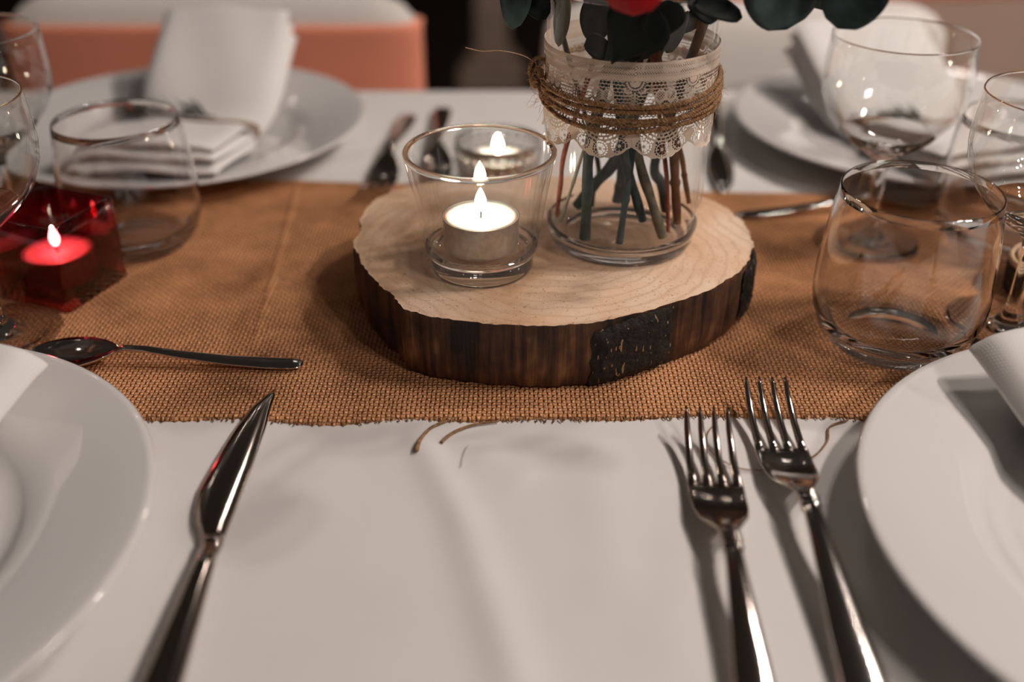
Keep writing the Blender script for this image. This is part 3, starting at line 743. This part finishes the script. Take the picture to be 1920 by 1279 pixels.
# ------------------------------------------------------------------ napkins
def napkin(c, rz, length, width, lift_far, lift_near, label, sprig=True, layers=4, pinch=.16, sprig_side=-1, plate_z=.0075, tie=.0, bulge=0.0, gap0=.0058):
    """folded napkin lying along local y, tied in the middle"""
    t = thing('folded_napkin', label, 'napkin', at((c[0], c[1], plate_z)), rz)
    for k in range(layers):
        wk = width * (1 - .025 * k); lk = length * (1 - .03 * ((k * 7) % 3)); nx_, ny_ = 20, 44; V = []; 
        def mid(yy):
            s = yy / (length / 2); pn = math.exp(-((s - tie) / .20) ** 2)
            e = max(0, abs(s) - .12)
            base = (lift_far if s > 0 else lift_near) * min(1, e / .8) ** 1.25
            gap = (gap0 * (1 - .72 * pn)) * (1 + bulge * max(0, s))
            return pn, base + .0026 + gap * .52 + k * gap, gap
        top = []; bot = []
        for j in range(ny_ + 1):
            yy = (j / ny_ - .5) * lk; pn, zc, gap = mid(yy)
            for i in range(nx_ + 1):
                s = i / nx_ * 2 - 1; xx = s * wk / 2 * (1 - pinch * pn)
                er = math.sqrt(max(0, 1 - abs(s) ** 9)); ej = math.sqrt(max(0, 1 - abs(j / ny_ * 2 - 1) ** 40)); th = gap * .505 * er * (.35 + .65 * ej)
                crown = .004 * pn * (1 - s * s) + .0010 * math.sin(s * 5 + k * 2 + yy * 40) - .0015 * abs(s) ** 3
                top.append((xx, yy, zc + crown + th)); bot.append((xx, yy, zc + crown - th))
        W_ = nx_ + 1; n_ = len(top); V = top + bot; Fc = []
        for j in range(ny_):
            for i in range(nx_):
                a = j * W_ + i; Fc.append((a, a + 1, a + W_ + 1, a + W_)); Fc.append((n_ + a, n_ + a + W_, n_ + a + W_ + 1, n_ + a + 1))
        for i in range(nx_):
            Fc.append((i, n_ + i, n_ + i + 1, i + 1)); a = ny_ * W_ + i; Fc.append((a, a + 1, n_ + a + 1, n_ + a))
        for j in range(ny_):
            a = j * W_; Fc.append((a, a + W_, n_ + a + W_, n_ + a)); a += nx_; Fc.append((a, n_ + a, n_ + a + W_, a + W_))
        o = mesh('napkin_fold', V, Fc, MT['napkin'], t); md = o.modifiers.new('soft', 'SUBSURF'); md.levels = 1; md.render_levels = 1
    zt = .0026 + layers * gap0 * .29 + .0050; yt = tie * length / 2; hw = width / 2 * (1 - pinch)
    for d in (-.0016, .0016):
        pts = [Vector((math.cos(a) * (hw + .0012), yt + d + .001 * math.sin(a * 2), max(.0006, (zt - .001) * (.5 + .5 * math.copysign(abs(math.sin(a)) ** .5, math.sin(a)))))) for a in [TAU * k / 48 for k in range(49)]]
        tube('twine_tie', pts, .0012, MT['twine'], t, raw=True, seg=7)
    if sprig:
        rr = random.Random(int(c[0] * 1000)); x0 = sprig_side * width * .44; d = -sprig_side
        axis = [Vector((x0 + d * .062 * s, yt + .004 * math.sin(s * 3), zt + .0024 + .003 * s * (1 - s))) for s in [k / 10 for k in range(11)]]
        tube('sprig_stem', axis, .0009, MT['sprig'], t, raw=True, seg=6)
        V = []; Fc = []
        for k in range(54):
            s = rr.random(); p = axis[int(s * 10)]; a = rr.uniform(0, TAU); l = rr.uniform(.007, .016)
            q = p + Vector((-d * l * .7, l * .8 * math.cos(a), abs(l * .8 * math.sin(a)) + .0005)); vv_, f2 = tube_data([p, p.lerp(q, .5) + Vector((0, 0, .0008)), q], lambda s_: .0009 * (1 - .6 * s_), 4)
            o = len(V); V += vv_; Fc += [tuple(i + o for i in g) for g in f2]
        mesh('sprig_needles', V, Fc, MT['sprig'], t)['kind'] = 'stuff'
    return t
napkin((-.2380, .7560), math.radians(-4), .228, .108, .040, .013, 'folded white napkin tied with twine and herb sprig before the salmon sash', sprig_side=-1, bulge=.5, layers=3, gap0=.0075)
napkin((.3030, .7480), math.radians(14), .228, .118, .036, .013, 'folded white napkin tied with twine and herb sprig before the plain white chair', sprig_side=-1, bulge=.5, layers=3, gap0=.0075)
napkin((.2830, .3010), math.radians(11), .232, .110, .018, .014, 'folded white napkin on the plate beside the two silver forks', sprig=False, pinch=.1, layers=1, gap0=.0200)
napkin((-.2860, .2910), math.radians(-14), .232, .110, .018, .014, 'folded white napkin on the plate beside the teaspoon', sprig=False, pinch=.1, layers=1, gap0=.0200)

# ------------------------------------------------------------------ drinking glasses
def tumbler(c, label, z=RZ, k=1.0):
    t = thing('water_tumbler', label, 'glass', at((c[0], c[1], z)), 0, None); t.scale = (k, k, k)
    pr = [(0, .0035), (.016, .0030), (.024, .0008), (.0285, 0), (.0315, .0012), (.0352, .0050), (.0395, .0120), (.0425, .0215), (.0434, .0300), (.0432, .040), (.0420, .055), (.0403, .070), (.0387, .0815), (.0381, .0850), (.0376, .0860), (.0370, .0852), (.0375, .0815), (.0391, .070), (.0408, .055), (.0419, .040), (.0420, .030), (.0409, .0215), (.0376, .0140), (.032, .0102), (.024, .0084), (.012, .0078), (0, .0077)]
    lathe('glass_body', pr, [MT['glass_base'], MT['rim']], t, seg=96, fmf=lambda i: 1 if 12 <= i <= 14 else 0)
def wine(c, label, z=RZ):
    t = thing('wine_glass', label, 'glass', at((c[0], c[1], z)), 0, None)
    pr = [(0, .0012), (.020, .0008), (.030, 0), (.0318, .0006), (.0316, .0016), (.028, .0022), (.018, .0034), (.009, .0056), (.0050, .0095), (.0040, .016), (.0037, .030), (.0039, .046), (.0052, .0535), (.0090, .0575), (.0170, .0628), (.0270, .0715), (.0355, .0820), (.0403, .0935), (.0415, .1030), (.0412, .1130), (.0404, .1220), (.0398, .1278), (.0394, .1288), (.0389, .1278), (.0395, .1220), (.0403, .1130), (.0406, .1030), (.0393, .0940), (.0344, .0830), (.0255, .0735), (.0150, .0660), (.0070, .0626), (0, .0618)]
    lathe('glass_body', pr, [MT['glass_base'], MT['glass']], t, seg=96, fmf=lambda i: 1 if (15 <= i <= 20 or 23 <= i <= 28) else 0)
tumbler((.1985, .4685), 'empty clear tumbler standing alone on burlap next to the wood slice')
tumbler((-.2315, .5860), 'empty clear tumbler behind the square red candle holder', k=.94)
tumbler((.3010, .5860), 'empty clear tumbler standing between two wine glasses', k=.94)
wf = P(1622, 455, RZ)
wine((wf.x, wf.y), 'empty wine glass directly behind the lone tumbler by the wood slice')
wine((.2655, .4800), 'empty wine glass beside the ringed wooden holder')
wine((-.2722, .4752), 'empty wine glass in front of the square red candle holder')
wine((-.3110, .5950), 'empty wine glass beside the tumbler near the red candle holder')

# ------------------------------------------------------------------ cutlery
def fork(tip, end_dir, label, m, length=.196, z=.0, group=None, scale=1.0):
    """tines point to local +y; origin under the tine tips"""
    t = thing('dinner_fork', label, 'fork', at((tip[0], tip[1], z)), math.atan2(end_dir[1], end_dir[0]) + math.pi / 2, group)
    t.scale = (scale,) * 3
    zc = lambda y: float(np.interp(y, [-.2, -.196, -.15, -.105, -.088, -.078, -.066, -.05, -.03, -.012, 0], [.0028, .0028, .0062, .0120, .0132, .0115, .0062, .0030, .0040, .0085, .0145]))
    bar('handle', [(y, zc(y), wd, th, 0) for y, wd, th in ((-.196, .006, .0018), (-.1945, .0125, .0026), (-.189, .0168, .0030), (-.175, .0170, .0032), (-.150, .0142, .0034), (-.125, .0108, .0036), (-.105, .0082, .0038), (-.092, .0068, .0040), (-.082, .0072, .0036))], m, t)
    for q, yb in enumerate((-.0835, -.0875, -.0915)):
        bar('neck_ring', [(yb - .0013, zc(yb), .0074, .0044, 0), (yb, zc(yb), .0088, .0056, 0), (yb + .0013, zc(yb), .0074, .0044, 0)], m, t)
    hs = []
    for y, wd, th, dip in ((-.084, .0068, .0036, 0), (-.079, .0085, .003, 0), (-.073, .0145, .0026, .0006), (-.067, .0200, .0023, .0012), (-.060, .0228, .0022, .0016), (-.052, .0236, .0021, .0016), (-.044, .0238, .0020, .0012), (-.0415, .0238, .0020, .001)):
        hs.append([(a, y, zc(y) + b + dip * ((a / (wd / 2)) ** 2) - dip * .3) for a, b in sup(wd, th, 24, 3.2)])
    loft('head', hs, m, t)
    for k in range(4):
        xc = (-.0096, -.0032, .0032, .0096)[k]
        bar('tine', [(y, zc(y) + .0004, wd, th, xc * (1 - .04 * (y + .043) / .043)) for y, wd, th in ((-.0425, .0046, .0020), (-.036, .0038, .0021), (-.024, .0034, .0021), (-.010, .0029, .0019), (-.003, .0021, .0015), (0, .0009, .0009))], m, t, 10, 2.6)
    return t
def dirof(a, b): d = Vector((b[0] - a[0], b[1] - a[1])); return d.normalized()
a, b = P(1325, 765, .0145), P(1410, 1279, .004); fork(a, dirof(a, b), 'silver fork lying farther from the plate than the fork next to it', MT['steel_dark_reflect'])
a, b = P(1435, 709, .0145), P(1620, 1279, .004); fork(a, dirof(a, b), 'bright silver fork lying right next to the plate rim, tines over the runner', MT['steel'])
a, b = P(697, 352, .0145), P(768, 208, .004); fork(a, dirof(a, b), 'dark-reflecting silver fork nearest the plate of the sash chair', MT['steel_dark_reflect'], scale=.92)
a, b = P(815, 333, .0145), P(829, 208, .004); fork(a, dirof(a, b), 'dark-reflecting silver fork second from the plate of the sash chair', MT['steel_dark_reflect'], scale=.92)

def knife(tip, dirv, label, blade_out, m, z=.0012, scale=1.0):
    """tip at origin, handle runs along local -y; blade_out: (y, left, right) half outlines"""
    t = thing('table_knife', label, 'knife', at((tip[0], tip[1], z)), math.atan2(dirv[1], dirv[0]) + math.pi / 2)
    t.scale = (scale,) * 3
    secs = []
    for y, xl, xr in blade_out:
        c, wd = (xl + xr) / 2, xr - xl; th = min(.0022, wd * .3)
        secs.append([(c + a * 1.0, y, .0016 + b + .0012 * (1 - (a / (wd / 2)) ** 2) * min(1, wd / .015)) for a, b in sup(wd, th, 18, 2.2)])
    loft('blade', secs, m, t)
    y0 = blade_out[-1][0]; xc = (blade_out[-1][1] + blade_out[-1][2]) / 2
    bar('bolster', [(y0 + .004, .0028, .0072, .0040, xc), (y0 - .001, .0030, .0090, .0056, xc), (y0 - .006, .0030, .0078, .0052, xc)], m, t)
    bar('handle', [(y0 - dy, .0034, wd, th, xc) for dy, wd, th in ((.004, .0072, .0050), (.015, .0088, .0058), (.035, .0112, .0064), (.060, .0142, .0066), (.085, .0165, .0066), (.098, .0168, .0062), (.104, .0140, .0052), (.1065, .007, .003))], m, t)
tip = P(517, 731, .002); dv = Vector((-.02, -1)).normalized()
bo = []
for y, xl, xr in ((733, 513, 517), (745, 498, 516), (770, 469, 508), (805, 443, 499), (840, 420, 487), (880, 396, 473), (920, 374, 457), (955, 364, 444), (985, 364, 432), (1005, 372, 424), (1022, 383, 418)):
    A = P(xl, y, .002) - tip; B = P(xr, y, .002) - tip; bo.append(((A.y + B.y) / 2 - .0002, A.x, B.x))
knife(tip, Vector((0, -1)), 'silver table knife with broad blade crossing the runner edge', bo, MT['steel_dark_reflect'])
kb = [(-.001, -.0006, .0006), (-.006, -.0040, .0030), (-.020, -.0085, .0065), (-.040, -.0100, .0085), (-.065, -.0105, .0090), (-.085, -.0090, .0075), (-.094, -.0045, .0040)]
a, b = P(1355, 366, .002), P(1338, 225, .002); knife(a, dirof(a, b), 'silver table knife lying between the vase and the plain chair plate', kb, MT['steel'])

def spoon(bowl_tip, handle_end, label, m, z=.0016):
    a = Vector(bowl_tip[:2]); b = Vector(handle_end[:2]); d = (b - a); Ln = d.length
    t = thing('teaspoon', label, 'spoon', at((a.x, a.y, z)), math.atan2(d.y, d.x) - math.pi / 2)
    # local y from bowl tip (0) to handle end (Ln)
    bl = .047; nb, na = 18, 16; V = []; n1 = 0
    rim = lambda s: .0152 * (max(0, math.sin(math.pi * min(1, s ** .86))) ** .55) * (1 if s < .6 else 1 - .12 * (s - .6) / .4)
    up = lambda s: .0066 + .0034 * s * s
    top = []; bot = []
    for j in range(nb + 1):
        s = .004 + .985 * j / nb; y = bl * s; wd = max(.0022 if s > .5 else .0006, rim(s)); dep = .0058 * math.sin(math.pi * min(1, s * .96 + .02)) ** .8
        for i in range(na + 1):
            q = i / na * 2 - 1; zz = up(s) - dep * (1 - q * q)
            top.append((wd * q, y, zz)); bot.append((wd * q * .985, y, zz - .0009))
    W_ = na + 1; n_ = len(top); Fc = []
    for j in range(nb):
        for i in range(na):
            k = j * W_ + i; Fc.append((k, k + 1, k + W_ + 1, k + W_)); Fc.append((n_ + k, n_ + k + W_, n_ + k + W_ + 1, n_ + k + 1))
    for i in range(na): Fc.append((i, n_ + i, n_ + i + 1, i + 1)); k = nb * W_ + i; Fc.append((k, k + 1, n_ + k + 1, n_ + k))
    for j in range(nb): k = j * W_; Fc.append((k, k + W_, n_ + k + W_, n_ + k)); k += na; Fc.append((k, n_ + k, n_ + k + W_, k + W_))
    fixn(mesh('bowl', top + bot, Fc, m, t))
    r = Ln - bl
    bar('handle', [(bl * .965 + (r + bl * .035) * s, zz, wd, th, 0) for s, zz, wd, th in ((0, .0088, .0046, .0022), (.06, .0102, .0044, .0028), (.16, .0098, .0046, .0028), (.35, .0068, .0062, .0025), (.6, .0040, .0084, .0023), (.82, .0028, .0102, .0022), (.94, .0026, .0100, .0020), (.985, .0025, .0072, .0016), (1.0, .0025, .003, .001))], m, t)
spoon(P(52, 668, .006), P(568, 683, .004), 'silver teaspoon on the burlap with bowl near the red candle', MT['steel'])
a = P(1379, 404, .004); b = P(1560, 385, .006); d = dirof(a, b); spoon((a.x + d.x * .142, a.y + d.y * .142), a, 'silver teaspoon on the burlap before the plate of the plain chair', MT['steel'])

# ------------------------------------------------------------------ chairs behind the table
def chair(c, rz, label, m, width=.40, top=.803, sash=None, sash_z=(.60, .78), group=None):
    t = thing('covered_chair', label, 'chair', (c[0], c[1], 0), rz, group)
    hw = width / 2; secs = []
    for z, sx, th, cy_ in ((.40, 1.02, .085, .0), (.50, 1.0, .062, .004), (.60, .99, .052, .010), (.70, .985, .048, .016), (.76, .98, .046, .020), (top - .022, .97, .044, .023), (top - .010, .955, .038, .024), (top - .003, .92, .026, .025), (top, .86, .010, .025)):
        secs.append([(a, cy_ + b, z + (-.012 * max(0, abs(a) / hw - .78) / .22 if z > top - .012 else 0)) for a, b in sup(width * sx, th, 36, 5.5)])
    loft('back_cover', secs, m, t)
    secs = []
    for z, s, d in ((0.0, 1.14, 1.12), (.15, 1.10, 1.08), (.32, 1.05, 1.04), (.43, 1.02, 1.0), (.455, 1.0, .98), (.465, .96, .94)):
        secs.append([(a * s * (1 + .02 * math.sin(k * 2.1) * (z < .3)), .19 + b * d * (1 + .02 * math.cos(k * 2.6) * (z < .3)), z) for k, (a, b) in enumerate(sup(width * 1.02, .42, 40, 6))])
    loft('seat_skirt', secs, m, t)
    if sash:
        z0_, z1_ = sash_z; ss = []
        for z, g in ((z0_, .000), (z0_ + .004, .006), ((z0_ + z1_) / 2, .009), (z1_ - .006, .008), (z1_ - .002, .010), (z1_, .002)):
            cy_ = float(np.interp(z, [.5, .6, .7, .8], [.004, .010, .016, .023])); th = float(np.interp(z, [.5, .6, .7, .8], [.062, .052, .048, .046]))
            ss.append([(a, cy_ + b, z) for a, b in sup(width * .99 + g, th + g, 36, 5.5)])
        loft('sash', ss, sash, t)['label'] = 'salmon fabric sash'
    return t
chair((-.289, 1.0), 0, 'white covered chair with a salmon sash around its back', MT['cover'], .40, T + .0535, MT['sash'], (.56, T + .0298))
chair((.2175, .965), 0, 'white covered chair without a sash, close behind the table', MT['cover'], .385, T + .053)
chair((.62, 1.75), math.radians(8), 'dusty rose covered chair beyond the white ones', MT['cover_rose'], .62, .86, MT['sash'], (.63, .69))
pil = thing('pillar', 'slim pale wooden pillar with wider plinth in the dark beyond the table', 'pillar', (-.052, 2.7, 0))
MT['pillar'] = simple('pale_pillar_wood', (.30, .22, .17), .8, 0, .15, 8)
box('shaft', -.042, .042, -.042, .042, .28, 2.6, MT['pillar'], pil, .006)
box('plinth', -.085, .085, -.085, .085, 0, .25, MT['pillar'], pil, .008)
box('plinth_cap', -.062, .062, -.062, .062, .25, .28, MT['pillar'], pil, .006)
